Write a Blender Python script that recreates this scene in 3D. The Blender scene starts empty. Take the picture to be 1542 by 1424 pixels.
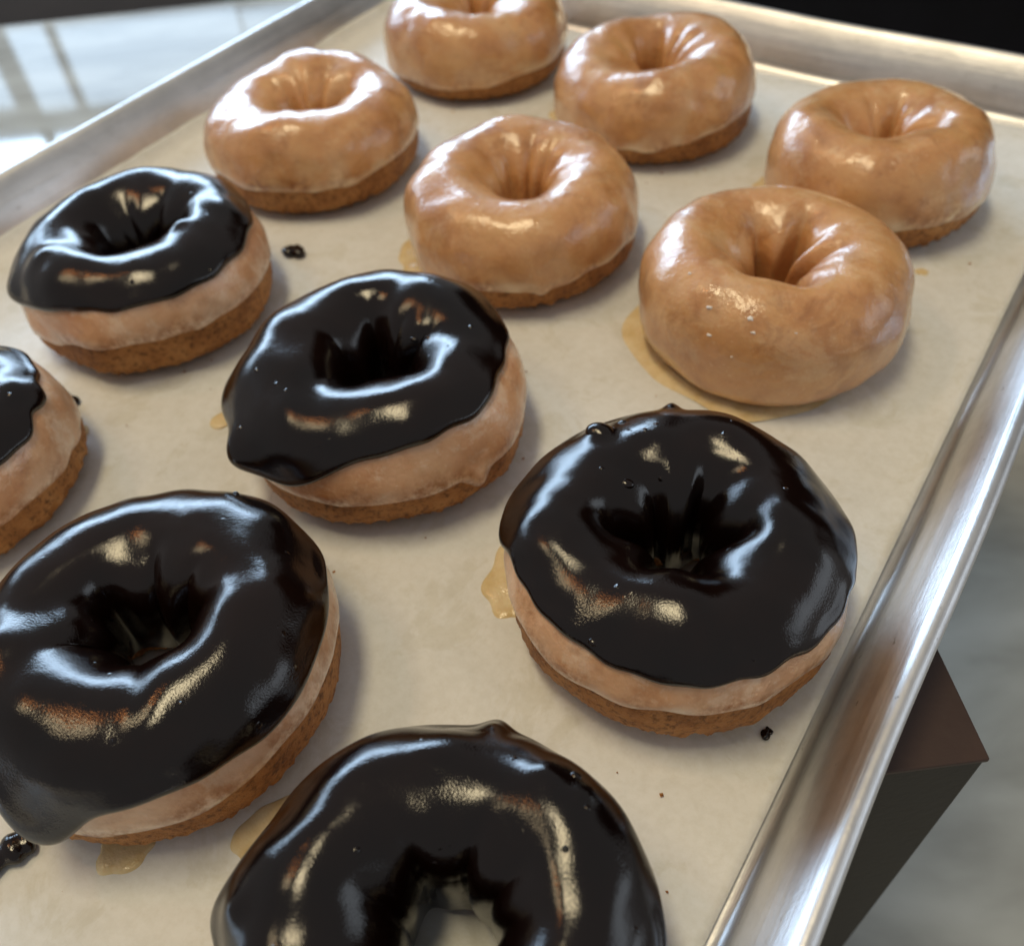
import bpy, math
import numpy as np
from mathutils import Matrix, Vector

S = 0.001                      # everything below is written in millimetres
scene = bpy.context.scene
COL = scene.collection
PI = math.pi

# ------------------------------------------------------------------ camera
cam_d = bpy.data.cameras.new('camera')
cam_o = bpy.data.objects.new('camera', cam_d); COL.objects.link(cam_o)
CAM = (153.86, -144.20, 175.14)
ROT = ((0.83293923, -0.37773747, 0.40438426),
       (0.54980927, 0.64763156, -0.52752548),
       (-0.06262587, 0.66173089, 0.7471213))
mw = Matrix(ROT).to_4x4(); mw.translation = Vector(CAM) * S
cam_o.matrix_world = mw
cam_d.sensor_width = 36.0
cam_d.lens = 36.0 * 1372.5 / 1542.0
cam_d.clip_start = 0.005; cam_d.clip_end = 50
cam_d.dof.use_dof = True
cam_d.dof.focus_distance = 0.178
cam_d.dof.aperture_fstop = cam_d.lens / 2.1
scene.camera = cam_o

# ------------------------------------------------------------------ light
world = bpy.data.worlds.new('World'); scene.world = world
world.use_nodes = True
bg = world.node_tree.nodes['Background']
bg.inputs[0].default_value = (1.0, 0.99, 0.985, 1); bg.inputs[1].default_value = 0.23

def area(name, loc, target, sx, sy, rad, col, up='Y'):
    """area lamp whose surface has radiance `rad`; sizes and places in metres"""
    l = bpy.data.lights.new(name, 'AREA'); l.shape = 'RECTANGLE'
    l.size = sx; l.size_y = sy; l.color = col
    l.energy = rad * PI * sx * sy
    o = bpy.data.objects.new(name, l); COL.objects.link(o)
    d = Vector(target) - Vector(loc)
    o.location = loc
    o.rotation_euler = d.to_track_quat('-Z', up).to_euler()
    return o

# the window beyond the counter: panes stand on one vertical plane
WE = np.array([.7726, .6349, 0.]); WN = np.array([-.6349, .7726, 0.])
WP = (np.array([-1031, 460, 0.]) + WN * 1500) * S
def pane(s0, s1, z0, z1, rad):
    c = WP + WE * (s0 + s1) / 2 * S + np.array([0, 0, (z0 + z1) / 2 * S])
    area('window_light', c, c - WN, (s1 - s0) * S, (z1 - z0) * S, rad, (.55, .76, 1.0))
WR = 12.5
pane(-920, -722, 280, 500, WR * .23); pane(-655, -552, 285, 520, WR * .23); pane(-520, -20, 290, 520, WR * .23); pane(-12, 520, 300, 525, WR * .21)
pane(-1300, -690, 600, 1320, WR); pane(-650, -30, 600, 1320, WR); pane(0, 620, 600, 1320, WR)
pane(-2500, -1360, 600, 1250, WR * .6)
# a second, dimmer window off to the right
area('window_light', (2.1, 1.0, .75), (0, 0, 0), 1.6, .9, 1.1, (.80, .90, 1.0))
# warm lamps hanging over the table
area('ceiling_light', (-.20, -.16, 1.62), (0, 0, 0), .66, .25, 17.0, (1.0, .83, .52))
area('pendant_light', (-.98, -.20, 1.6), (0, 0, 0), .15, .12, 17.0, (1.0, .34, .08))
area('pendant_light', (-.92, -.48, 1.6), (0, 0, 0), .26, .14, 15.0, (1.0, .78, .46))
scene.view_settings.view_transform = 'Standard'
scene.view_settings.look = 'None'
scene.view_settings.exposure = 0.27
scene.view_settings.gamma = 1.0

# ------------------------------------------------------------------ materials
def newmat(name):
    m = bpy.data.materials.new(name); m.use_nodes = True
    nt = m.node_tree
    return m, nt, nt.nodes['Principled BSDF']
def node(nt, typ, **kw):
    n = nt.nodes.new(typ)
    for k, v in kw.items():
        if k in n.inputs: n.inputs[k].default_value = v
        else: setattr(n, k, v)
    return n
def ramp(nt, fac, stops):
    r = nt.nodes.new('ShaderNodeValToRGB')
    e = r.color_ramp.elements
    while len(e) < len(stops): e.new(.5)
    for x, (p, c) in zip(e, stops):
        x.position = p; x.color = c if len(c) == 4 else (*c, 1)
    nt.links.new(fac, r.inputs[0])
    return r.outputs[0]
def coords(nt, scale=(1, 1, 1), offset=True, out='Object'):
    tc = nt.nodes.new('ShaderNodeTexCoord')
    mp = nt.nodes.new('ShaderNodeMapping')
    mp.inputs['Scale'].default_value = scale
    nt.links.new(tc.outputs[out], mp.inputs[0])
    if offset:
        oi = nt.nodes.new('ShaderNodeObjectInfo')
        mu = node(nt, 'ShaderNodeMath', operation='MULTIPLY'); mu.inputs[1].default_value = 7.3
        nt.links.new(oi.outputs['Random'], mu.inputs[0])
        nt.links.new(mu.outputs[0], mp.inputs['Location'])
    return mp.outputs[0]
def noise(nt, vec, scale, detail=4, rough=.55, dist=0.0):
    n = node(nt, 'ShaderNodeTexNoise', Scale=scale, Detail=detail, Roughness=rough, Distortion=dist)
    nt.links.new(vec, n.inputs['Vector'])
    return n.outputs['Fac']
def bump(nt, height, strength, dist, normal=None):
    b = node(nt, 'ShaderNodeBump', Strength=strength, Distance=dist)
    nt.links.new(height, b.inputs['Height'])
    if normal: nt.links.new(normal, b.inputs['Normal'])
    return b.outputs[0]
def mix(nt, fac, a, b, blend='MIX'):
    m = nt.nodes.new('ShaderNodeMix'); m.data_type = 'RGBA'; m.blend_type = blend
    for v, i in ((fac, 0), (a, 6), (b, 7)):
        if hasattr(v, 'is_output'): nt.links.new(v, m.inputs[i])
        else: m.inputs[i].default_value = v if i == 0 else (*v, 1)
    return m.outputs[2]
def attr(nt, name):
    a = nt.nodes.new('ShaderNodeAttribute'); a.attribute_name = name
    return a.outputs['Fac']

def mat_glaze(name, lo, mid, hi, edgecol, coat=1.0, milky=.25, brown=(.33, .125, .04)):
    m, nt, p = newmat(name)
    v = coords(nt)
    n1 = noise(nt, v, 62, 5, .6, .3)
    c = ramp(nt, n1, [(.3, lo), (.5, mid), (.72, hi)])
    n2 = noise(nt, v, 230, 4, .6)
    c = mix(nt, ramp(nt, n2, [(.56, (0, 0, 0)), (.75, (.5, .5, .5))]), c, lo)
    n4 = noise(nt, v, 900, 2, .5)
    c = mix(nt, ramp(nt, n4, [(.66, (0, 0, 0)), (.74, (.35, .35, .35))]), c, edgecol)
    n5 = noise(nt, v, 60, 6, .72, .3)
    c = mix(nt, ramp(nt, n5, [(.52, (0, 0, 0)), (.60, (milky,) * 3), (.72, (milky * .6,) * 3)]), c, edgecol)
    c = mix(nt, ramp(nt, noise(nt, v, 75, 5, .65, .6), [(.55, (0, 0, 0)), (.72, (.75,) * 3)]), c, brown)
    c = mix(nt, attr(nt, 'edge'), c, edgecol)
    th_ = node(nt, 'ShaderNodeMath', operation='MULTIPLY')
    nt.links.new(attr(nt, 'thin'), th_.inputs[0])
    nt.links.new(ramp(nt, noise(nt, v, 330, 5, .7), [(.38, (0, 0, 0)), (.60, (1, 1, 1))]), th_.inputs[1])
    c = mix(nt, th_.outputs[0], c, (.34, .125, .03))
    nt.links.new(c, p.inputs['Base Color'])
    p.inputs['Roughness'].default_value = .42
    p.inputs['Subsurface Weight'].default_value = .18
    p.inputs['Subsurface Radius'].default_value = (1.0, .45, .2)
    p.inputs['Subsurface Scale'].default_value = .003
    p.inputs['Coat Weight'].default_value = coat
    p.inputs['Coat IOR'].default_value = 1.5
    n3 = noise(nt, v, 170, 4, .6)
    nt.links.new(ramp(nt, n3, [(.35, (.06,) * 3), (.7, (.22,) * 3)]), p.inputs['Coat Roughness'])
    b = bump(nt, noise(nt, v, 260, 4, .6), .34, .0012)
    b = bump(nt, noise(nt, v, 1300, 2, .5), .12, .0004, b)
    nt.links.new(b, p.inputs['Normal']); nt.links.new(b, p.inputs['Coat Normal'])
    return m
M_GLAZE = mat_glaze('sugar_glaze', (.44, .19, .066), (.60, .30, .115), (.69, .39, .165), (.80, .60, .37))
M_GLAZE_PALE = mat_glaze('pale_sugar_glaze', (.50, .225, .095), (.66, .37, .20), (.75, .49, .30), (.80, .62, .46), .8, .6)

def mat_dough():
    m, nt, p = newmat('fried_dough')
    v = coords(nt)
    c = ramp(nt, noise(nt, v, 90, 6, .65), [(.3, (.24, .085, .020)), (.52, (.44, .19, .055)), (.75, (.58, .30, .11))])
    spk = ramp(nt, noise(nt, v, 700, 3, .6), [(.3, (.35, .3, .25)), (.5, (1, 1, 1))])
    c = mix(nt, 1.0, c, spk, 'MULTIPLY')
    nt.links.new(c, p.inputs['Base Color'])
    p.inputs['Roughness'].default_value = .62
    p.inputs['Specular IOR Level'].default_value = .35
    b = bump(nt, noise(nt, v, 240, 5, .75), .75, .0022)
    b = bump(nt, noise(nt, v, 1100, 3, .6), .45, .0007, b)
    nt.links.new(b, p.inputs['Normal'])
    return m
M_DOUGH = mat_dough()

def mat_choc():
    m, nt, p = newmat('chocolate_icing')
    v = coords(nt)
    c = ramp(nt, noise(nt, v, 40, 3), [(.35, (.0032, .0011, .0007)), (.7, (.0085, .0030, .0017))])
    nt.links.new(c, p.inputs['Base Color'])
    p.inputs['Roughness'].default_value = .13
    p.inputs['IOR'].default_value = 1.52
    nt.links.new(ramp(nt, noise(nt, v, 70, 4, .6), [(.35, (.09,) * 3), (.7, (.17,) * 3)]), p.inputs['Roughness'])
    b = bump(nt, noise(nt, v, 120, 2, .5), .10, .002)
    b = bump(nt, noise(nt, v, 2500, 2, .6), .115, .0004, b)
    vo = node(nt, 'ShaderNodeTexVoronoi', Scale=300.0, Randomness=1.0); nt.links.new(v, vo.inputs['Vector'])
    dots = ramp(nt, vo.outputs['Distance'], [(.06, (1, 1, 1)), (.20, (0, 0, 0))])
    dots = mix(nt, ramp(nt, noise(nt, v, 110, 3, .6), [(.60, (0, 0, 0)), (.66, (1, 1, 1))]), (0, 0, 0), dots)
    b = bump(nt, dots, .6, .0006, b)
    nt.links.new(b, p.inputs['Normal'])
    return m
M_CHOC = mat_choc()

def mat_paper():
    m, nt, p = newmat('parchment')
    v = coords(nt, offset=False)
    c = ramp(nt, noise(nt, v, 22, 5, .6), [(.3, (.70, .71, .69)), (.55, (.775, .79, .78)), (.75, (.80, .82, .82))])
    g = ramp(nt, noise(nt, v, 55, 5, .7, .6), [(.54, (1, 1, 1)), (.60, (.87, .85, .78)), (.8, (.80, .77, .66))])
    c = mix(nt, .5, c, g, 'MULTIPLY')
    f = ramp(nt, noise(nt, v, 420, 4, .7), [(.3, (.90, .89, .86)), (.6, (1, 1, 1))])
    c = mix(nt, .8, c, f, 'MULTIPLY')
    nt.links.new(c, p.inputs['Base Color'])
    nt.links.new(ramp(nt, noise(nt, v, 30, 4, .6), [(.3, (.42,) * 3), (.7, (.62,) * 3)]), p.inputs['Roughness'])
    p.inputs['Specular IOR Level'].default_value = .35
    b = bump(nt, noise(nt, v, 60, 4, .6), .25, .002)
    b = bump(nt, noise(nt, v, 900, 3, .6), .10, .0004, b)
    nt.links.new(b, p.inputs['Normal'])
    return m
M_PAPER = mat_paper()

def mat_alu():
    m, nt, p = newmat('worn_aluminium')
    v = coords(nt, (8, 320, 1), False, 'UV')
    s = noise(nt, v, 1, 5, .65)
    v2 = coords(nt, (40, 60, 1), False, 'UV')
    d = noise(nt, v2, 1, 5, .7)
    c = ramp(nt, d, [(.3, (.66, .66, .66)), (.6, (.82, .82, .83))])
    c = mix(nt, .5, c, ramp(nt, s, [(.25, (.82, .82, .82)), (.6, (1, 1, 1))]), 'MULTIPLY')
    v3 = coords(nt, (260, 420, 1), False, 'UV')
    pit = ramp(nt, noise(nt, v3, 1, 3, .6), [(.24, (.45, .42, .38)), (.33, (1, 1, 1))])
    c = mix(nt, .8, c, pit, 'MULTIPLY')
    nt.links.new(c, p.inputs['Base Color'])
    p.inputs['Metallic'].default_value = 1
    nt.links.new(ramp(nt, s, [(.3, (.36,) * 3), (.7, (.50,) * 3)]), p.inputs['Roughness'])
    b = bump(nt, s, .22, .0006)
    b = bump(nt, d, .12, .002, b)
    nt.links.new(b, p.inputs['Normal'])
    return m
M_ALU = mat_alu()

def mat_plain(name, c0, c1, scale, rough, spec=.5, bmp=.1):
    m, nt, p = newmat(name)
    v = coords(nt, offset=False)
    n = noise(nt, v, scale, 5, .6)
    nt.links.new(ramp(nt, n, [(.3, c0), (.7, c1)]), p.inputs['Base Color'])
    p.inputs['Roughness'].default_value = rough
    p.inputs['Specular IOR Level'].default_value = spec
    nt.links.new(bump(nt, noise(nt, v, scale * 12, 3), bmp, .001), p.inputs['Normal'])
    return m
M_BOXTOP = mat_plain('brown_laminate', (.040, .021, .016), (.054, .029, .022), 30, .42)
M_BOXSIDE = mat_plain('dark_laminate', (.013, .011, .0085), (.018, .016, .013), 30, .5)
M_BLACK = mat_plain('black_plastic', (.003, .003, .005), (.006, .006, .010), 20, .6, .2)
M_FLOOR = mat_plain('dark_floor', (.05, .045, .045), (.08, .07, .07), 3, .6)

def mat_stone():
    m, nt, p = newmat('grey_stone')
    tc = nt.nodes.new('ShaderNodeTexCoord')
    mp = nt.nodes.new('ShaderNodeMapping')
    mp.inputs['Rotation'].default_value = (0, 0, math.radians(18)); mp.inputs['Scale'].default_value = (4, 12, 1)
    nt.links.new(tc.outputs['Object'], mp.inputs[0])
    n = noise(nt, mp.outputs[0], 1.5, 5, .55, .5)
    c = ramp(nt, n, [(.25, (.22, .21, .18)), (.45, (.35, .335, .29)), (.6, (.45, .435, .38)), (.78, (.54, .525, .465))])
    nt.links.new(c, p.inputs['Base Color'])
    p.inputs['Roughness'].default_value = .05
    p.inputs['IOR'].default_value = 1.50
    return m
M_STONE = mat_stone()

def mat_puddle():
    m, nt, p = newmat('set_glaze')
    v = coords(nt)
    c = ramp(nt, noise(nt, v, 160, 4, .6), [(.35, (.68, .52, .27)), (.65, (.80, .67, .43))])
    nt.links.new(c, p.inputs['Base Color'])
    p.inputs['Roughness'].default_value = .2
    p.inputs['Subsurface Weight'].default_value = .2
    p.inputs['Subsurface Radius'].default_value = (1, .6, .3); p.inputs['Subsurface Scale'].default_value = .002
    b = bump(nt, noise(nt, v, 350, 3, .6), .35, .001)
    nt.links.new(b, p.inputs['Normal'])
    return m
M_PUDDLE = mat_puddle()
M_FLAKE = mat_plain('sugar_crumb', (.85, .82, .78), (.92, .9, .88), 50, .8)

# ------------------------------------------------------------------ mesh helpers
def link(name, me, parent=None, loc=None):
    o = bpy.data.objects.new(name, me); COL.objects.link(o)
    if parent is not None: o.parent = parent
    if loc is not None: o.location = [c * S for c in loc]
    return o
def tag(o, label=None, cat=None, group=None, kind=None):
    if label: o['label'] = label
    if cat: o['category'] = cat
    if group: o['group'] = group
    if kind: o['kind'] = kind
    return o
def thing(name, loc, label, cat, group=None):
    o = bpy.data.objects.new(name, None); COL.objects.link(o)
    o.location = [c * S for c in loc]; o.empty_display_size = .01
    return tag(o, label, cat, group)
def grid_mesh(name, P, mat, wrap_u=True, wrap_v=False, attrs=None, uv=None):
    """P: (nu, nv, 3) in mm"""
    nu, nv = P.shape[:2]
    me = bpy.data.meshes.new(name)
    iu = np.arange(nu if wrap_u else nu - 1); iv = np.arange(nv if wrap_v else nv - 1)
    a, b = np.meshgrid(iu, iv, indexing='ij')
    a1, b1 = (a + 1) % nu, (b + 1) % nv
    q = np.stack([a * nv + b, a1 * nv + b, a1 * nv + b1, a * nv + b1], -1).reshape(-1, 4)
    n = len(q)
    me.vertices.add(nu * nv); me.vertices.foreach_set('co', (P * S).astype(np.float32).ravel())
    me.loops.add(n * 4); me.loops.foreach_set('vertex_index', q.astype(np.int32).ravel())
    me.polygons.add(n); me.polygons.foreach_set('loop_start', np.arange(0, n * 4, 4, dtype=np.int32))
    me.polygons.foreach_set('use_smooth', np.ones(n, dtype=bool))
    if uv is not None:
        L = me.uv_layers.new(name='UVMap')
        U = np.stack(np.meshgrid(np.arange(nu + 1), np.arange(nv + 1), indexing='ij'), -1)
        ua, ub = uv                                # 1-D coordinates, length nu+1 / nv(+1)
        f = np.stack([np.stack([ua[a], ub[b]], -1), np.stack([ua[a + 1], ub[b]], -1),
                      np.stack([ua[a + 1], ub[b + 1]], -1), np.stack([ua[a], ub[b + 1]], -1)], 2)
        L.data.foreach_set('uv', f.astype(np.float32).ravel())
    me.update(calc_edges=True); me.validate()
    for k, v in (attrs or {}).items():
        at = me.attributes.new(k, 'FLOAT', 'POINT'); at.data.foreach_set('value', v.astype(np.float32).ravel())
    me.materials.append(mat)
    return me
def normals(P):
    du = np.roll(P, -1, 0) - np.roll(P, 1, 0)
    dv = np.empty_like(P); dv[:, 1:-1] = P[:, 2:] - P[:, :-2]; dv[:, 0] = P[:, 1] - P[:, 0]; dv[:, -1] = P[:, -1] - P[:, -2]
    n = np.cross(du, dv)
    return n / np.maximum(np.linalg.norm(n, axis=-1, keepdims=True), 1e-9)
def wob(P, lam, seed, k=12):
    r = np.random.RandomState(seed)
    out = np.zeros(P.shape[:-1])
    for _ in range(k):
        f = r.normal(size=3); f *= 2 * PI / lam * (.6 + .8 * r.rand()) / np.linalg.norm(f)
        out += np.sin(P @ f + r.rand() * 6.283)
    return out / math.sqrt(k / 2)
def awob(u, seed, lo=2, hi=9, p=1.0):
    r = np.random.RandomState(seed); o = np.zeros_like(u)
    for k in range(lo, hi + 1):
        o += np.sin(k * u + r.rand() * 6.283) * r.normal() / k ** p
    return o
def adist(u, deg):
    return (u - math.radians(deg) + PI) % (2 * PI) - PI
def gauss(u, deg, w):
    return np.exp(-(adist(u, deg) / math.radians(w)) ** 2)
def sst(x):
    x = np.clip(x, 0, 1); return x * x * (3 - 2 * x)
def spow(x, p): return np.sign(x) * np.abs(x) ** p

# ------------------------------------------------------------------ doughnuts
def ring(u, v, d, crease=1.0):
    """surface of the bare dough; v = 0 outer side, pi/2 crest, pi inside the hole"""
    sd, R, h = d['seed'], d['R'], d.get('h', 33)
    Ro = R * (1 + .012 * awob(u, sd, 2, 5)) 
    for dg, w, a in d.get('bulge', ()): Ro = Ro + a * gauss(u, dg, w)
    rh = d.get('rh', 4.0) * np.clip(1 + .38 * awob(u, sd + 1, 2, 6, .8), .5, 1.8)
    for dg, w, a in d.get('holebulge', ()): rh = rh + a * gauss(u, dg, w)
    Rm = R * (d.get('crest', .63) + .02 * awob(u, sd + 2, 1, 4))
    top = h * (1 + .035 * awob(u, sd + 3, 1, 4) )
    for dg, w, a in d.get('lift', ()): top = top + a * gauss(u, dg, w)
    c, s = np.cos(v), np.sin(v)
    out = c > 0
    r = np.where(out, Rm + (Ro - Rm) * np.abs(c) ** np.where(s > 0, d.get('pw', .9), .78), Rm - (Rm - rh) * np.abs(c) ** np.where(s < 0, .32, d.get('fun', 1.15)))
    zm = h * .40
    z = np.where(s > 0, zm + (top - zm) * np.abs(s) ** np.where(out, .86, .85), zm - zm * np.abs(s) ** .62)
    inn = sst((v - .50 * PI) / (.40 * PI)) * (1 - .85 * sst((v - .97 * PI) / (.22 * PI)))
    g = np.zeros_like(u)
    for dg, w, a in d.get('creases', ()):
        dd = adist(u, dg + 6 * math.sin(a * 9)) / math.radians(w)
        g = g + a * (1.25 * np.exp(-dd ** 2) - .35 * np.exp(-(dd / 2.6) ** 2))
    g = g * inn * crease * d.get('ck', 1.0)
    r = r + g * np.abs(c) * .9
    z = z - g * (.35 + .5 * np.clip(s, 0, 1))
    P = np.stack([r * np.cos(u), r * np.sin(u), z], -1)
    flat = sst(z / 5)
    n = np.stack([c * np.cos(u), c * np.sin(u), s], -1)
    P = P + n * (flat * (.34 * wob(P, 24, sd + 4) + .06 * wob(P, 9, sd + 5)))[..., None]
    P[..., 2] = np.maximum(P[..., 2], 0)
    return P
def edge_profile(vv, lo, hi, scale, w, T, B):
    dlo, dhi = (vv - lo) * scale, (hi - vv) * scale
    dd = np.minimum(dlo, dhi)
    x = np.clip(dd / w, 0, 1)
    return T * np.sqrt(np.clip(1 - (1 - x) ** 2, 0, 1)) + B * np.exp(-((dlo - w) / w) ** 2) - .35 * (1 - sst(x * 3)), dlo, dhi
def uvgrid(nu, nv, lo, hi):
    u = np.linspace(0, 2 * PI, nu, endpoint=False)[:, None] * np.ones((1, nv))
    t = np.linspace(0, 1, nv)[None]
    # denser rows near both edges
    t = .5 * t + .5 * (t * t * (3 - 2 * t))
    l, h_ = lo(u[:, :1]), hi(u[:, :1])
    return u, l + (h_ - l) * t, l, h_

def hv(f):
    """height fraction on the outer side -> profile angle"""
    lo_ = -np.clip(1 - f / .40, 0, 1) ** (1 / .62); hi_ = np.clip((f - .40) / .60, 0, 1) ** (1 / .86)
    return np.arcsin(np.where(f < .40, lo_, hi_))

def make_doughnut(d):
    sd = d['seed']; close = d.get('close', False)
    t = thing('chocolate_doughnut' if 'choc' in d else 'glazed_doughnut', (d['x'], d['y'], 1.5), d['label'], 'doughnut',
              'chocolate iced doughnuts on the tray' if 'choc' in d else 'plain glazed doughnuts on the tray')
    t.rotation_euler = [math.radians(a) for a in d.get('tilt', (0, 0, 0))]
    nu, nv = (240, 96) if close else (192, 80)
    u = np.linspace(0, 2 * PI, nu, endpoint=False)[:, None] * np.ones((1, nv))
    v = (np.linspace(-.5 * PI, 1.5 * PI, nv, endpoint=False))[None] * np.ones((nu, 1))
    P = ring(u, v, d)
    rough = np.clip((9 - P[..., 2]) / 6, 0, 1) * (P[..., 2] > .3)
    N = normals(P)
    P = P + N * (rough * (.28 * wob(P, 3.1, sd + 9) + .2 * wob(P, 1.7, sd + 10)))[..., None]
    P[..., 2] = np.maximum(P[..., 2], 0)
    link('dough', grid_mesh('dough', P, M_DOUGH, True, True), t)
    # sugar glaze shell
    gb, ga, gd = d.get('glaze', (.3, .05, 0))
    def glo(u_):
        x = gb + ga * np.cos(adist(u_, gd)) + .035 * awob(u_, sd + 11, 2, 5, .6) + .017 * awob(u_, sd + 12, 6, 20, .6)
        for dg, w, a in d.get('drips', ()): x = x - a * gauss(u_, dg, w)
        return hv(np.clip(x, .015, .9))
    ghi = lambda u_: PI + .55 + .1 * awob(u_, sd + 13, 2, 7)
    nu, nv = (256, 112) if close else (200, 96)
    u, v, lo, hi = uvgrid(nu, nv, glo, ghi)
    P = ring(u, v, d, .92); N = normals(P)
    th, dlo, dhi = edge_profile(v, lo, hi, 17.0, 2.2, .7, .10)
    th = th + .1 * wob(P, 9, sd + 14) * sst(dlo / 3)
    for dg, w, a in d.get('drips', ()): th = th + .9 * gauss(u, dg, w * .9) * np.exp(-((dlo - 2.2) / 2.0) ** 2)
    G = P + N * th[..., None]
    G[..., 2] = np.maximum(G[..., 2], .25)
    e = np.clip(.6 * np.exp(-((dlo - .8) / 1.8) ** 2) * (.6 + .5 * wob(P, 8, sd + 16)) + .4 * np.exp(-(dlo / 6)) * (.4 + .7 * wob(P, 12, sd + 15)), 0, .9)
    link('glaze', grid_mesh('glaze', G, M_GLAZE_PALE if 'choc' in d else M_GLAZE, attrs={'edge': e, 'thin': np.clip(.95 * np.exp(-((dlo - .5) / 3.2) ** 2) * (.75 + .5 * wob(P, 16, sd + 17)), 0, 1)}), t)
    if 'choc' in d:
        cb, ca, cd = d['choc']
        def clo(u_):
            x = cb + ca * np.cos(adist(u_, cd)) + d.get('ew', 1) * .022 * awob(u_, sd + 21, 2, 5, .6) + d.get('ew', 1) * .014 * awob(u_, sd + 22, 6, 22, .5)
            for dg, w, a in d.get('cedge', ()): x = x - a * gauss(u_, dg, w)
            return hv(np.clip(x, .08, .9))
        chi = lambda u_: PI + d.get('chi', .1) + .40 + .16 * awob(u_, sd + 23, 2, 8, .7)
        nu, nv = (384, 168) if close else (288, 128)
        u, v, lo, hi = uvgrid(nu, nv, clo, chi)
        P = ring(u, v, d, .72); N = normals(P)
        T = .78 * d.get('T', 2.3)
        th, dlo, dhi = edge_profile(v, lo, hi, 17.0, 1.7, T, .28)
        th = th + sst(dlo / 4) * d.get('lump', 1) * (.26 * wob(P, 22, sd + 24) + .11 * wob(P, 14, sd + 25))
        th = th * (1 - .40 * sst((v / PI - .72) / .25))
        th = np.where(dlo > 2.5, np.maximum(th, 1.15 * np.clip(dhi / 2, 0, 1)), th)
        for dg, w, a, drop, reach in d.get('lips', ()): th = th + .38 * a * gauss(u, dg, w) * np.exp(-((dlo - 3.2) / 2.6) ** 2)
        C = P + N * th[..., None]
        for dg, w, a, drop, reach in d.get('lips', ()):
            q = gauss(u, dg, w) * np.exp(-(dlo / reach) ** 2) 
            C[..., 0] += a * q * np.cos(u); C[..., 1] += a * q * np.sin(u); C[..., 2] -= drop * q
        for dg, rf, w, a in d.get('bumps', ()):
            c0 = np.array([rf * d['R'] * math.cos(math.radians(dg)), rf * d['R'] * math.sin(math.radians(dg))])
            rr = np.hypot(C[..., 0] - c0[0], C[..., 1] - c0[1])
            q = np.exp(-(rr / w) ** 2) * sst((C[..., 2] - 12) / 4)
            C = C + (N * .4 + np.array([0, 0, .6])) * ((a if a > 0 else .35 * a) * q)[..., None]
        link('chocolate_icing', grid_mesh('chocolate_icing', C, M_CHOC), t)
        for dg, rf, rad, dz in d.get('bubbles', ()):
            # seat the bubble on the icing right below it
            p = np.array([rf * d['R'] * math.cos(math.radians(dg)), rf * d['R'] * math.sin(math.radians(dg))])
            k = np.argmin((C[..., 0] - p[0]) ** 2 + (C[..., 1] - p[1]) ** 2 - .02 * C[..., 2])
            c = C.reshape(-1, 3)[k] + np.array([0, 0, dz])
            ball('icing_bubble', c, rad, M_CHOC, t, jag=.05, seed=int(rad * 10), squash=(1.1, .85, .7))
    for i, (dg, vv, rad) in enumerate(d.get('flakes', ())):
        u1 = np.array([[math.radians(dg)]]); v1 = np.array([[vv]])
        c = ring(u1, v1, d, .92)[0, 0]; n = np.array([math.cos(vv) * math.cos(u1[0, 0]), math.cos(vv) * math.sin(u1[0, 0]), math.sin(vv)])
        ball('sugar_crumb', c + n * .6, rad, M_FLAKE, t, 10, 8, jag=.35, seed=i + sd, squash=(1.4, 1.0, .8))
    return t

def ball(name, c, rad, mat, parent=None, nu=24, nv=14, jag=0.0, seed=0, squash=(1, 1, 1)):
    u = np.linspace(0, 2 * PI, nu, endpoint=False)[:, None] * np.ones((1, nv))
    v = np.linspace(-PI / 2, PI / 2, nv)[None] * np.ones((nu, 1))
    P = np.stack([np.cos(v) * np.cos(u), np.cos(v) * np.sin(u), np.sin(v)], -1) * rad * np.array(squash)
    if jag: P = P * (1 + jag * wob(P, rad * 1.8, seed, 6))[..., None]
    return link(name, grid_mesh(name, P, mat), parent, c)

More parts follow.
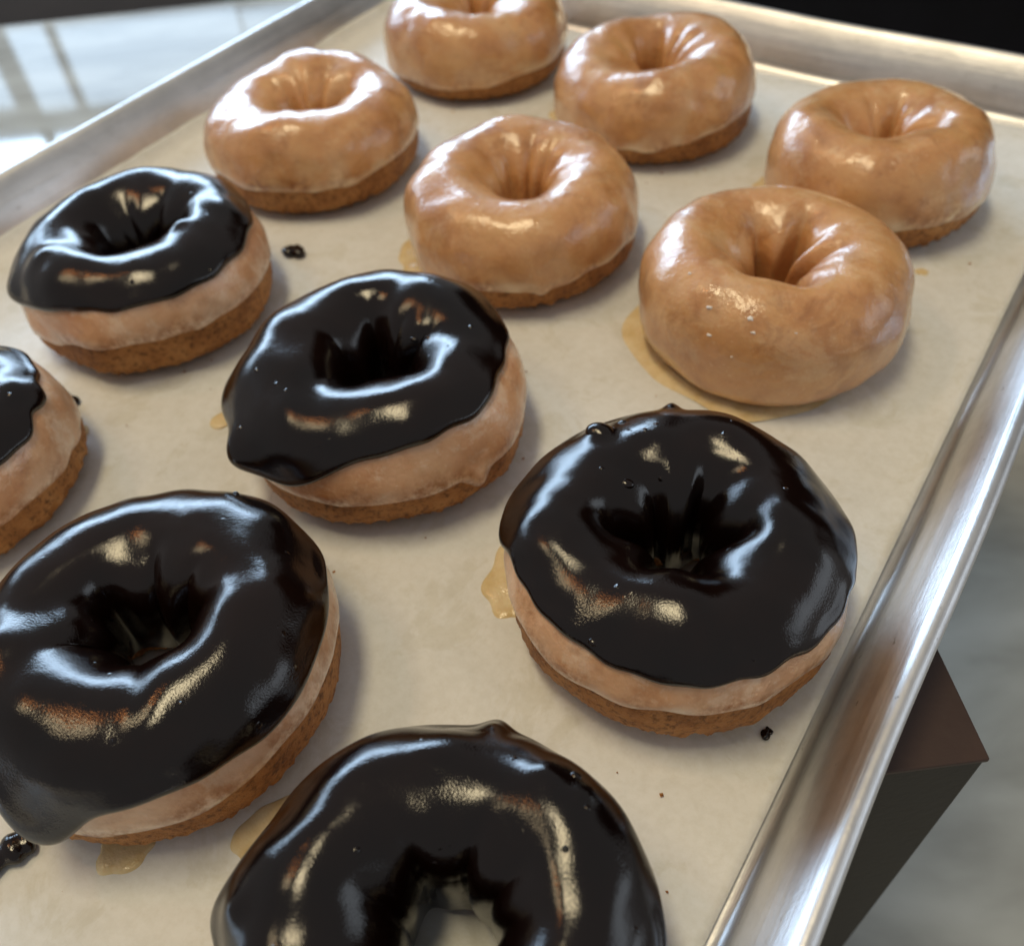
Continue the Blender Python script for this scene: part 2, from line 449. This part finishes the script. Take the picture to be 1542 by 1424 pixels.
CHOCS = [
 dict(x=111.4, y=-35.6, R=35.4, seed=101, close=True, rh=7.6, h=30.5, ck=.7, pw=1.0, fun=1.1, crest=.605,
      label='chocolate doughnut nearest the right rim, with an air bubble on its far left edge',
      glaze=(.50, .03, 180), choc=(.77, .03, 180), chi=.15, T=2.2,
      creases=((91, 8, 3.6), (150, 14, 1.0), (20, 14, 1.0), (225, 14, .9)),
      holebulge=((-75, 35, 3.0), (100, 40, 1.5)),
      cedge=((-160, 22, .12), (75, 60, .12), (-62, 10, .06)), lips=((-163, 14, 1.2, .5, 7), (118, 5, .8, -.2, 3)),
      bumps=((154, .80, 3.0, 1.8), (119, .97, 2.0, 1.4), (-85, .86, 6, -.9)),
      bubbles=((167, .40, 1.5, -.8), (154, .80, 3.3, -1.7), (141, .82, 1.8, -1.2), (-92, .9, 1.0, -.5), (172, .55, .7, -.3))),
 dict(x=24.0, y=-25.7, R=36.3, seed=202, close=True, rh=8.4, h=30.5, ck=.8, pw=1.0, fun=1.1, crest=.605,
      label='chocolate doughnut mid tray, icing overhanging its left side in a pointed lip',
      glaze=(.42, .05, 180), choc=(.80, .05, 10), chi=.0, T=2.6,
      creases=((139, 12, 2.6), (95, 9, 2.6), (60, 9, 2.0), (190, 13, 1.8), (-30, 11, 1.2)),
      drips=((-14, 5, .12),),
      cedge=((-90, 24, .24), (-160, 40, .22), (150, 60, .1)), lips=((-107, 10, 3.6, .4, 8), (-150, 32, 1.6, .8, 8)),
      bumps=((60, .35, 3.0, 1.0), (-140, .55, 5, -1.4)),
      bubbles=((34, .20, 2.2, .2), (60, .30, 1.0, -.4), (48, .38, .8, -.3))),
 dict(x=-73.9, y=-18.2, R=36.5, seed=303, rh=8.0, h=30.5, ck=.8, pw=1.0, fun=1.1, crest=.605,
      label='chocolate doughnut with its hole in view, nearest the left rim of the tray',
      glaze=(.38, .05, 0), ew=.5, choc=(.77, .02, 0), chi=.0, T=2.2,
      creases=((150, 12, 2.6), (105, 9, 2.6), (60, 11, 2.8), (200, 12, 1.8), (-100, 9, 1.6)),
      cedge=((-115, 25, .1), (170, 60, .1)), lips=((-118, 10, 1.3, .6, 6),),
      bumps=((20, .45, 3, 1.1), (-110, .7, 4, 1.0), (-50, .6, 4, -.8))),
 dict(x=31.9, y=-109.1, R=36.2, seed=404, close=True, rh=8.5, h=30.5, ck=.85, pw=1.0, fun=1.1, crest=.605, lump=1.5,
      label='chocolate doughnut cut by the left edge, its icing sagging onto the paper in front',
      glaze=(.30, .16, 10), choc=(.68, .03, 30), chi=.1, T=2.6,
      creases=((120, 9, 2.8), (75, 8, 2.4), (40, 11, 2.2), (175, 12, 2.0), (-120, 11, 1.6), (-30, 9, 1.2)),
      holebulge=((-10, 25, 1.5),),
      ew=.8, cedge=((-74, 13, .27), (-120, 40, -.06), (90, 80, .08)), lips=((-76, 12, 1.8, .0, 9),),
      bumps=((80, .85, 5, .8), (60, .75, 4, -.8), (10, .5, 4, -.7)),
      bubbles=((100, .93, .8, -.4), (-20, .75, .6, -.3))),
 dict(x=114.3, y=-121.6, R=34.6, seed=505, close=True, rh=7.9, h=30, ck=.8, pw=1.0, fun=1.1, crest=.605, lump=1.7,
      label='chocolate doughnut at the bottom edge with a wide ragged hole that shows the paper',
      glaze=(.32, .04, 60), choc=(.72, .03, 220), chi=.45, T=2.3,
      creases=((105, 9, 2.6), (65, 9, 2.0), (140, 8, 1.6), (30, 11, 2.2), (190, 11, 1.5)),
      holebulge=((60, 18, 2.5), (150, 20, 2.5), (-60, 25, 2)),
      cedge=((-150, 30, .2), (130, 40, .12)), lips=((110, 5, 1.5, -.4, 4), (-152, 6, 1.2, -.2, 4)),
      bumps=((110, .95, 2.4, 1.6), (85, .8, 3, .9), (70, .85, 2.2, .9), (-150, .93, 2.5, 1.2)),
      bubbles=((76, .86, 1.1, -.5), (66, .8, .7, -.3))),
 dict(x=-60.5, y=-98.5, R=31.8, seed=606, rh=5.0, h=29, pw=1.0, fun=1.1, crest=.605,
      label='chocolate doughnut of which only the right part shows at the left edge',
      glaze=(.26, .14, 0), choc=(.78, .05, 60), chi=.0, T=2.2,
      creases=((120, 10, 2.4), (60, 10, 2.4), (0, 10, 2.2), (-70, 10, 2)),
      bumps=((50, .8, 5, .6),)),
]
GLAZED = [
 dict(x=92.5, y=61.4, R=35.9, seed=11, close=True, rh=8.6, h=29.8, ck=.75,
      label='plain glazed doughnut sitting in a spread of yellow glaze',
      glaze=(.04, .02, 200), creases=((95, 9, 3.4), (130, 9, 2.2), (60, 10, 3.2), (30, 9, 2.6), (170, 13, 1.4), (-5, 9, 1.4)),
      flakes=((-80, .95, .55), (-78, .75, .4), (-95, .5, .35), (-84, .3, .4), (-100, .9, .45), (-120, 1.2, .4), (-60, .8, .3))),
 dict(x=95.1, y=140.3, R=34.4, seed=22, rh=7.4, h=29.6, ck=.7,
      label='plain glazed doughnut in the far right corner of the tray',
      glaze=(.22, .16, 0), creases=((95, 10, 3.2), (125, 9, 2.2), (55, 10, 3.0), (75, 6, 1.8), (20, 11, 1.8), (180, 12, 1.2))),
 dict(x=9.4, y=62.0, R=36.2, seed=33, close=True, rh=7.4, h=29.6, ck=.7,
      label='plain glazed doughnut right behind the chocolate one with the pointed lip',
      glaze=(.25, .12, 0), drips=((-48, 4, .05),), creases=((112, 8, 3.2), (140, 9, 2.4), (88, 7, 2.6), (60, 9, 3.0), (165, 9, 1.4), (30, 10, 1.5))),
 dict(x=8.4, y=153.1, R=35.8, seed=44, rh=7.8, h=29.6, ck=.7,
      label='plain glazed doughnut at the far rim, right of the one the top edge cuts',
      glaze=(.24, .14, 0), creases=((114, 9, 3.2), (80, 8, 2.6), (55, 9, 2.6), (150, 10, 2.2), (185, 10, 1.4))),
 dict(x=-85.6, y=69.8, R=37.3, seed=55, rh=8.0, h=29.2, ck=.7,
      label='plain glazed doughnut with a wide brown base, nearest the left rim of the tray',
      glaze=(.36, .04, 0), creases=((135, 9, 3.0), (165, 9, 2.2), (105, 8, 2.6), (75, 9, 2.6), (40, 10, 1.6), (10, 10, 1.4))),
 dict(x=-79.0, y=163.5, R=36.8, seed=66, rh=7.4, h=29.6, ck=.7,
      label='farthest plain glazed doughnut, cut off by the top edge of the photo',
      glaze=(.22, .12, 0), creases=((125, 9, 3.0), (90, 9, 2.6), (60, 9, 2.4), (160, 10, 2))),
]

# ------------------------------------------------------------------ tray
HX, HY, CY = 149.5, 213.0, 0.0            # inner floor half sizes
def rrect(off, rad, n=14):
    """closed outline of the rounded floor rectangle pushed out by `off`"""
    r = rad + off; pts = []; acc = []
    for cx, cy, a0 in ((HX - rad, HY - rad, 0), (-HX + rad, HY - rad, 90), (-HX + rad, -HY + rad, 180), (HX - rad, -HY + rad, 270)):
        for k in range(n + 1):
            a = math.radians(a0 + 90 * k / n)
            pts.append((cx + r * math.cos(a), cy + r * math.sin(a)))
    return np.array(pts)
def subdivide(pts, step=9.0):
    return pts
def sweep(prof, rad, name, mat, parent, closed=False, dent=0.0):
    prof = np.array(prof); ref = rrect(0, rad)
    segs = [np.concatenate([ref, ref[:1]])]
    L = np.concatenate([[0], np.cumsum(np.hypot(*np.diff(segs[0], axis=0).T))])
    # resample along the outline so that the long sides carry vertices too
    tt = np.unique(np.concatenate([L, np.arange(0, L[-1], 7.0)]))
    def rs(p):
        p = np.concatenate([p, p[:1]])
        return np.stack([np.interp(tt, L, p[:, i]) for i in (0, 1)], -1)[:-1]
    P = np.stack([np.concatenate([rs(rrect(o, rad)), np.full((len(tt) - 1, 1), z)], 1) for o, z in prof], 1)
    if dent:
        P = P + (np.array([1, 1, .6]) * (dent * wob(P[:, :1] , 70, 77))[..., None])
    ub = np.concatenate([[0], np.cumsum(np.hypot(*np.diff(prof, axis=0).T)), [0]])
    if closed: ub[-1] = ub[-2] + np.hypot(*(prof[0] - prof[-1]))
    me = grid_mesh(name, P, mat, True, closed, uv=(tt * S * 1.0, ub * S))
    return link(name, me, parent)
tray = thing('sheet_pan', (0, 0, 0), 'worn aluminium sheet pan with a rolled rim holding the doughnuts', 'tray')
ARC = lambda cx, cz, r, a0, a1, n: [(cx + r * math.cos(math.radians(a0 + (a1 - a0) * k / n)), cz + r * math.sin(math.radians(a0 + (a1 - a0) * k / n))) for k in range(n + 1)]
wall = [(-3, 0)] + ARC(-1.0, 3.4, 3.4, -90, -14, 8)
wall += [(2.0 + 5.0 * t + 4.0 * t ** 2.6, 2.0 + 16.0 * t) for t in np.linspace(.05, 1, 22)]
roll = ARC(12.5, 16.5, 2.1, 134, -150, 24)
outside = [(8.9, 14.0), (7.0, 11.0), (5.0, 7), (3.6, 2.8)] + ARC(-1, 3.5, 4.5, -16, -90, 6) + [(-4, -1.1)]
sweep(wall + roll + outside, 20, 'rim_wall', M_ALU, tray, False, .22)
fx = rrect(-2.5, 20)
def flat(name, outline, z, mat, parent=None, th=1.0):
    import bmesh
    bm = bmesh.new()
    vs = [bm.verts.new((x * S, y * S, z * S)) for x, y in outline]
    f = bm.faces.new(vs)
    r = bmesh.ops.extrude_face_region(bm, geom=[f])
    for e in r['geom']:
        if isinstance(e, bmesh.types.BMVert): e.co.z -= th * S
    bmesh.ops.recalc_face_normals(bm, faces=bm.faces)
    me = bpy.data.meshes.new(name); bm.to_mesh(me); bm.free(); me.materials.append(mat)
    uvl = me.uv_layers.new(name='UVMap')
    for lp in me.loops:
        co = me.vertices[lp.vertex_index].co; uvl.data[lp.index].uv = (co.x, co.y)
    return link(name, me, parent)
flat('pan_floor', fx, -.05, M_ALU, tray, .9)

# ------------------------------------------------------------------ parchment
nx, ny = 150, 210
gx = np.linspace(-155, 148.6, nx)[:, None] * np.ones((1, ny)); gy = np.linspace(-211, 207.5, ny)[None] * np.ones((nx, 1))
P = np.stack([gx, gy, np.zeros_like(gx)], -1)
zz = .9 + .22 * wob(P, 90, 501) + .10 * wob(P, 30, 502) + .05 * wob(P, 12, 503)
rc = np.random.RandomState(12)
for _ in range(9):
    a_ = rc.rand() * PI; px_, py_ = rc.uniform(-140, 140), rc.uniform(-160, 200)
    dl = (gx - px_) * math.cos(a_) + (gy - py_) * math.sin(a_) + 2 * np.sin(gy / 23 + a_)
    al = -(gx - px_) * math.sin(a_) + (gy - py_) * math.cos(a_)
    zz = zz + rc.uniform(.2, .45) * np.exp(-(dl / 2.2) ** 2) * np.exp(-(al / rc.uniform(30, 90)) ** 2)
far = np.minimum(148.6 - gx, 207.5 - gy)
zz = np.maximum(zz + .6 * np.exp(-(far / 6) ** 2), .25)
climb = np.clip((-gx - 146), 0, 12); zz = zz + .055 * climb ** 2 + .25 * climb * 0
gx2 = np.where(gx < -146, -146 - climb * .75, gx)
Pp = np.stack([gx2, gy, zz], -1)
th = .12
me = grid_mesh('parchment_paper', Pp, M_PAPER, False)
pap = link('parchment_paper', me)
tag(pap, 'sheet of beige greaseproof paper lining the tray under the doughnuts', 'baking paper')
sol = pap.modifiers.new('thickness', 'SOLIDIFY'); sol.thickness = .00012; sol.offset = -1

for d in CHOCS + GLAZED: make_doughnut(d)

# ------------------------------------------------------------------ spilt glaze and icing
def puddle(x, y, a, b, ang, hgt, seed, label, name='glaze_puddle', mat=None, cat='glaze spill', group='spilt glaze on the paper', irr=.22, z0=1.0):
    nu, nv = 72, 12
    u = np.linspace(0, 2 * PI, nu, endpoint=False)[:, None] * np.ones((1, nv))
    t = np.linspace(1, 0.02, nv)[None] * np.ones((nu, 1))
    r = t * (1 + irr * awob(u, seed, 2, 9, .9))
    X, Y = a * r * np.cos(u), b * r * np.sin(u)
    c, s = math.cos(math.radians(ang)), math.sin(math.radians(ang))
    P = np.stack([X * c - Y * s, X * s + Y * c, np.zeros_like(X)], -1)
    P[..., 2] = hgt * np.sqrt(np.clip(1 - t ** 5, 0, 1)) * (1 + .18 * wob(P, 7, seed + 1)) - .15 * (t > .99)
    o = link(name, grid_mesh(name, P, mat or M_PUDDLE), None, (x, y, z0))
    return tag(o, label, cat, group)
puddle(88.5, 55.0, 34, 30.5, -20, .9, 1, 'wide yellow glaze spill showing in front of the glazed doughnut nearest the right rim', irr=.06)
puddle(79.5, -46.0, 13.5, 9.0, 105, 1.1, 2, 'lumpy amber glaze spill against the left side of the chocolate doughnut nearest the right rim', irr=.14)
puddle(-19.0, 45.0, 13, 8, 110, .7, 3, 'faint glaze smear at the left of the glazed doughnut behind the pointed lip', irr=.12)
puddle(-20.8, -45.6, 3.6, 3.0, 70, .6, 4, 'small round glaze drop beside the overhanging icing lip', irr=.08)
puddle(71.0, -121.0, 9, 6, 60, .7, 5, 'glaze smear between the two chocolate doughnuts at the bottom of the photo', irr=.1)
puddle(48.5, -139.5, 6, 4.6, 60, .8, 6, 'small glaze drip under the front of the large left chocolate doughnut', irr=.08)
puddle(122.6, 109.4, 2.2, 1.7, 20, .5, 7, 'tiny yellow glaze drop alone on the paper right of the glazed doughnuts', irr=.1)
puddle(-25.5, 145.0, 8, 6, 110, .6, 8, 'faint glaze smear at the left of the doughnut by the far rim', irr=.1)
puddle(64.0, 134.0, 8, 6, 110, .6, 9, 'glaze smear at the left of the doughnut in the far right corner', irr=.1)
puddle(-51.8, -69.4, 3.2, 1.6, 120, .4, 10, 'thin glaze spot beside the doughnut cut off at the left', irr=.1)

def crumb(x, y, parts, label, z=1.0):
    t = thing('icing_crumb', (x, y, z), label, 'icing crumb', 'dark icing crumbs on the paper')
    for i, (dx, dy, r) in enumerate(parts):
        ball('icing_lump', (dx, dy, r * .55), r, M_CHOC, t, 20, 12, .22, i + int(x * 7) % 90, (1.1, 1, .5))
    return t
crumb(-57.0, 23.5, ((-.9, -.4, 2.6), (.8, .6, 2.6), (2.4, .4, 1.5), (.2, -1.2, 1.6)), 'dark flat crumb of icing on the paper right of the left chocolate doughnut')
crumb(-65.8, -62.6, ((0, 0, 2.0), (1.8, -.2, 1.6)), 'dark crumb of icing beside the doughnut cut off at the left')
crumb(142.2, -54.0, ((0, 0, 1.1), (.2, 1.0, .7)), 'tiny round drop of icing in front of the chocolate doughnut nearest the right rim')

rc = np.random.RandomState(5)
V, F = [], []
while len(F) < 55 * 8:                      # fine fallen crumbs, joined as loose scatter
    x, y = rc.uniform(-140, 145), rc.uniform(-170, 200)
    if any(math.hypot(x - q['x'], y - q['y']) < 33 for q in CHOCS + GLAZED): continue
    if all(math.hypot(x - q['x'], y - q['y']) > 48 for q in CHOCS + GLAZED): continue
    r = rc.uniform(.16, .5); k = len(V)
    for a_ in ((1, 0, 0), (0, 1, 0), (-1, 0, 0), (0, -1, 0), (0, 0, .8), (0, 0, -.6)):
        V.append(((x + a_[0] * r * rc.uniform(.6, 1.3)) * S, (y + a_[1] * r * rc.uniform(.6, 1.3)) * S, (1.25 + a_[2] * r) * S))
    for i in range(4): F += [(k + i, k + (i + 1) % 4, k + 4), (k + (i + 1) % 4, k + i, k + 5)]
me = bpy.data.meshes.new('fallen_crumbs'); me.from_pydata(V, [], F); me.materials.append(M_DOUGH)
tag(link('fallen_crumbs', me), 'tiny brown crumbs scattered on the paper round the doughnuts', 'crumbs', kind='stuff')

# ribbon of icing lying on the paper at the lower left
def ribbon(pts, rad, name, label, cat):
    pts = np.array(pts, float)
    k = np.linspace(0, len(pts) - 1, 40); C = np.stack([np.interp(k, range(len(pts)), pts[:, i]) for i in range(3)], -1)
    for _ in range(6): C[1:-1] = (C[:-2] + 2 * C[1:-1] + C[2:]) / 4
    T = np.gradient(C, axis=0); T /= np.linalg.norm(T, axis=1, keepdims=True)
    B = np.cross(T, [0, 0, 1.]); B /= np.linalg.norm(B, axis=1, keepdims=True); Nn = np.cross(B, T)
    w = rad * (1 + .18 * np.sin(k * 2.1) + .12 * np.sin(k * 5.3 + 1)) * np.sqrt(np.clip(1 - np.abs(np.linspace(-1, 1, 40)) ** 8, .003, 1))
    a = np.linspace(0, 2 * PI, 20, endpoint=False)
    P = C[:, None] + w[:, None, None] * (np.cos(a)[None, :, None] * B[:, None] * 1.25 - np.sin(a)[None, :, None] * Nn[:, None] * .8)
    return tag(link(name, grid_mesh(name, P.transpose(1, 0, 2)[::-1].copy(), M_CHOC)), label, cat)
ribbon(((32.0, -147.6, 2.6), (31.0, -150.5, 3.0), (30.0, -154, 2.9), (29, -160, 2.8)), 2.2, 'icing_strand',
       'glossy strand of chocolate icing on the paper in the lower left corner', 'icing strand')

# ------------------------------------------------------------------ riser, counter, floor, black cabinet
def box(name, sx, sy, sz, z_top, mat, parent, bev=1.2, off=(0, 0)):
    import bmesh
    bm = bmesh.new(); bmesh.ops.create_cube(bm, size=1)
    for v in bm.verts: v.co = Vector(((v.co.x * sx + off[0]) * S, (v.co.y * sy + off[1]) * S, (v.co.z * sz + z_top - sz / 2) * S))
    bmesh.ops.bevel(bm, geom=list(bm.edges), offset=bev * S, segments=3, affect='EDGES', profile=.5)
    me = bpy.data.meshes.new(name); bm.to_mesh(me); bm.free(); me.materials.append(mat)
    for p in me.polygons: p.use_smooth = False
    return link(name, me, parent)
ZC = -260.0
RA = math.degrees(math.atan2(.6349, .7726))
cx, cy = 180.94, -34.69                     # the corner that sticks out under the rim
rx, ry = WE[:2], WN[:2]                     # box axes
BW, BD = 190.0, 190.0
ctr = np.array([cx, cy]) - rx * BW / 2 + ry * BD / 2
ris = thing('display_riser', (ctr[0], ctr[1], ZC), 'dark brown square riser whose corner sticks out under the right rim of the tray', 'riser')
ris.rotation_euler.z = math.radians(RA)
box('top_panel', BW, BD, 1.4, -1.3 - ZC, M_BOXTOP, ris, .35)
box('riser_body', BW - .8, BD - .8, -ZC - 3.0, -3.0 - ZC, M_BOXSIDE, ris, .6)

eo = np.array([-1031., 460.]) - ry * 950 + rx * 550
cnt = thing('counter', (eo[0], eo[1], ZC), 'polished grey veined stone counter far below the tray, mirroring a window at the top left', 'counter')
cnt.rotation_euler.z = math.radians(RA)
box('stone_slab', 3000, 1900, 30, -.2, M_STONE, cnt, 2)
flo = flat('floor', [(-6000, -6000), (6000, -6000), (6000, 6000), (-6000, 6000)], -1000, M_FLOOR, None, 20)
tag(flo, kind='structure')
cab = thing('black_cabinet', (150, 640, ZC), 'plain black cabinet standing behind the far right corner of the tray', 'cabinet')
box('cabinet_body', 620, 300, 620, 620, M_BLACK, cab, 4)
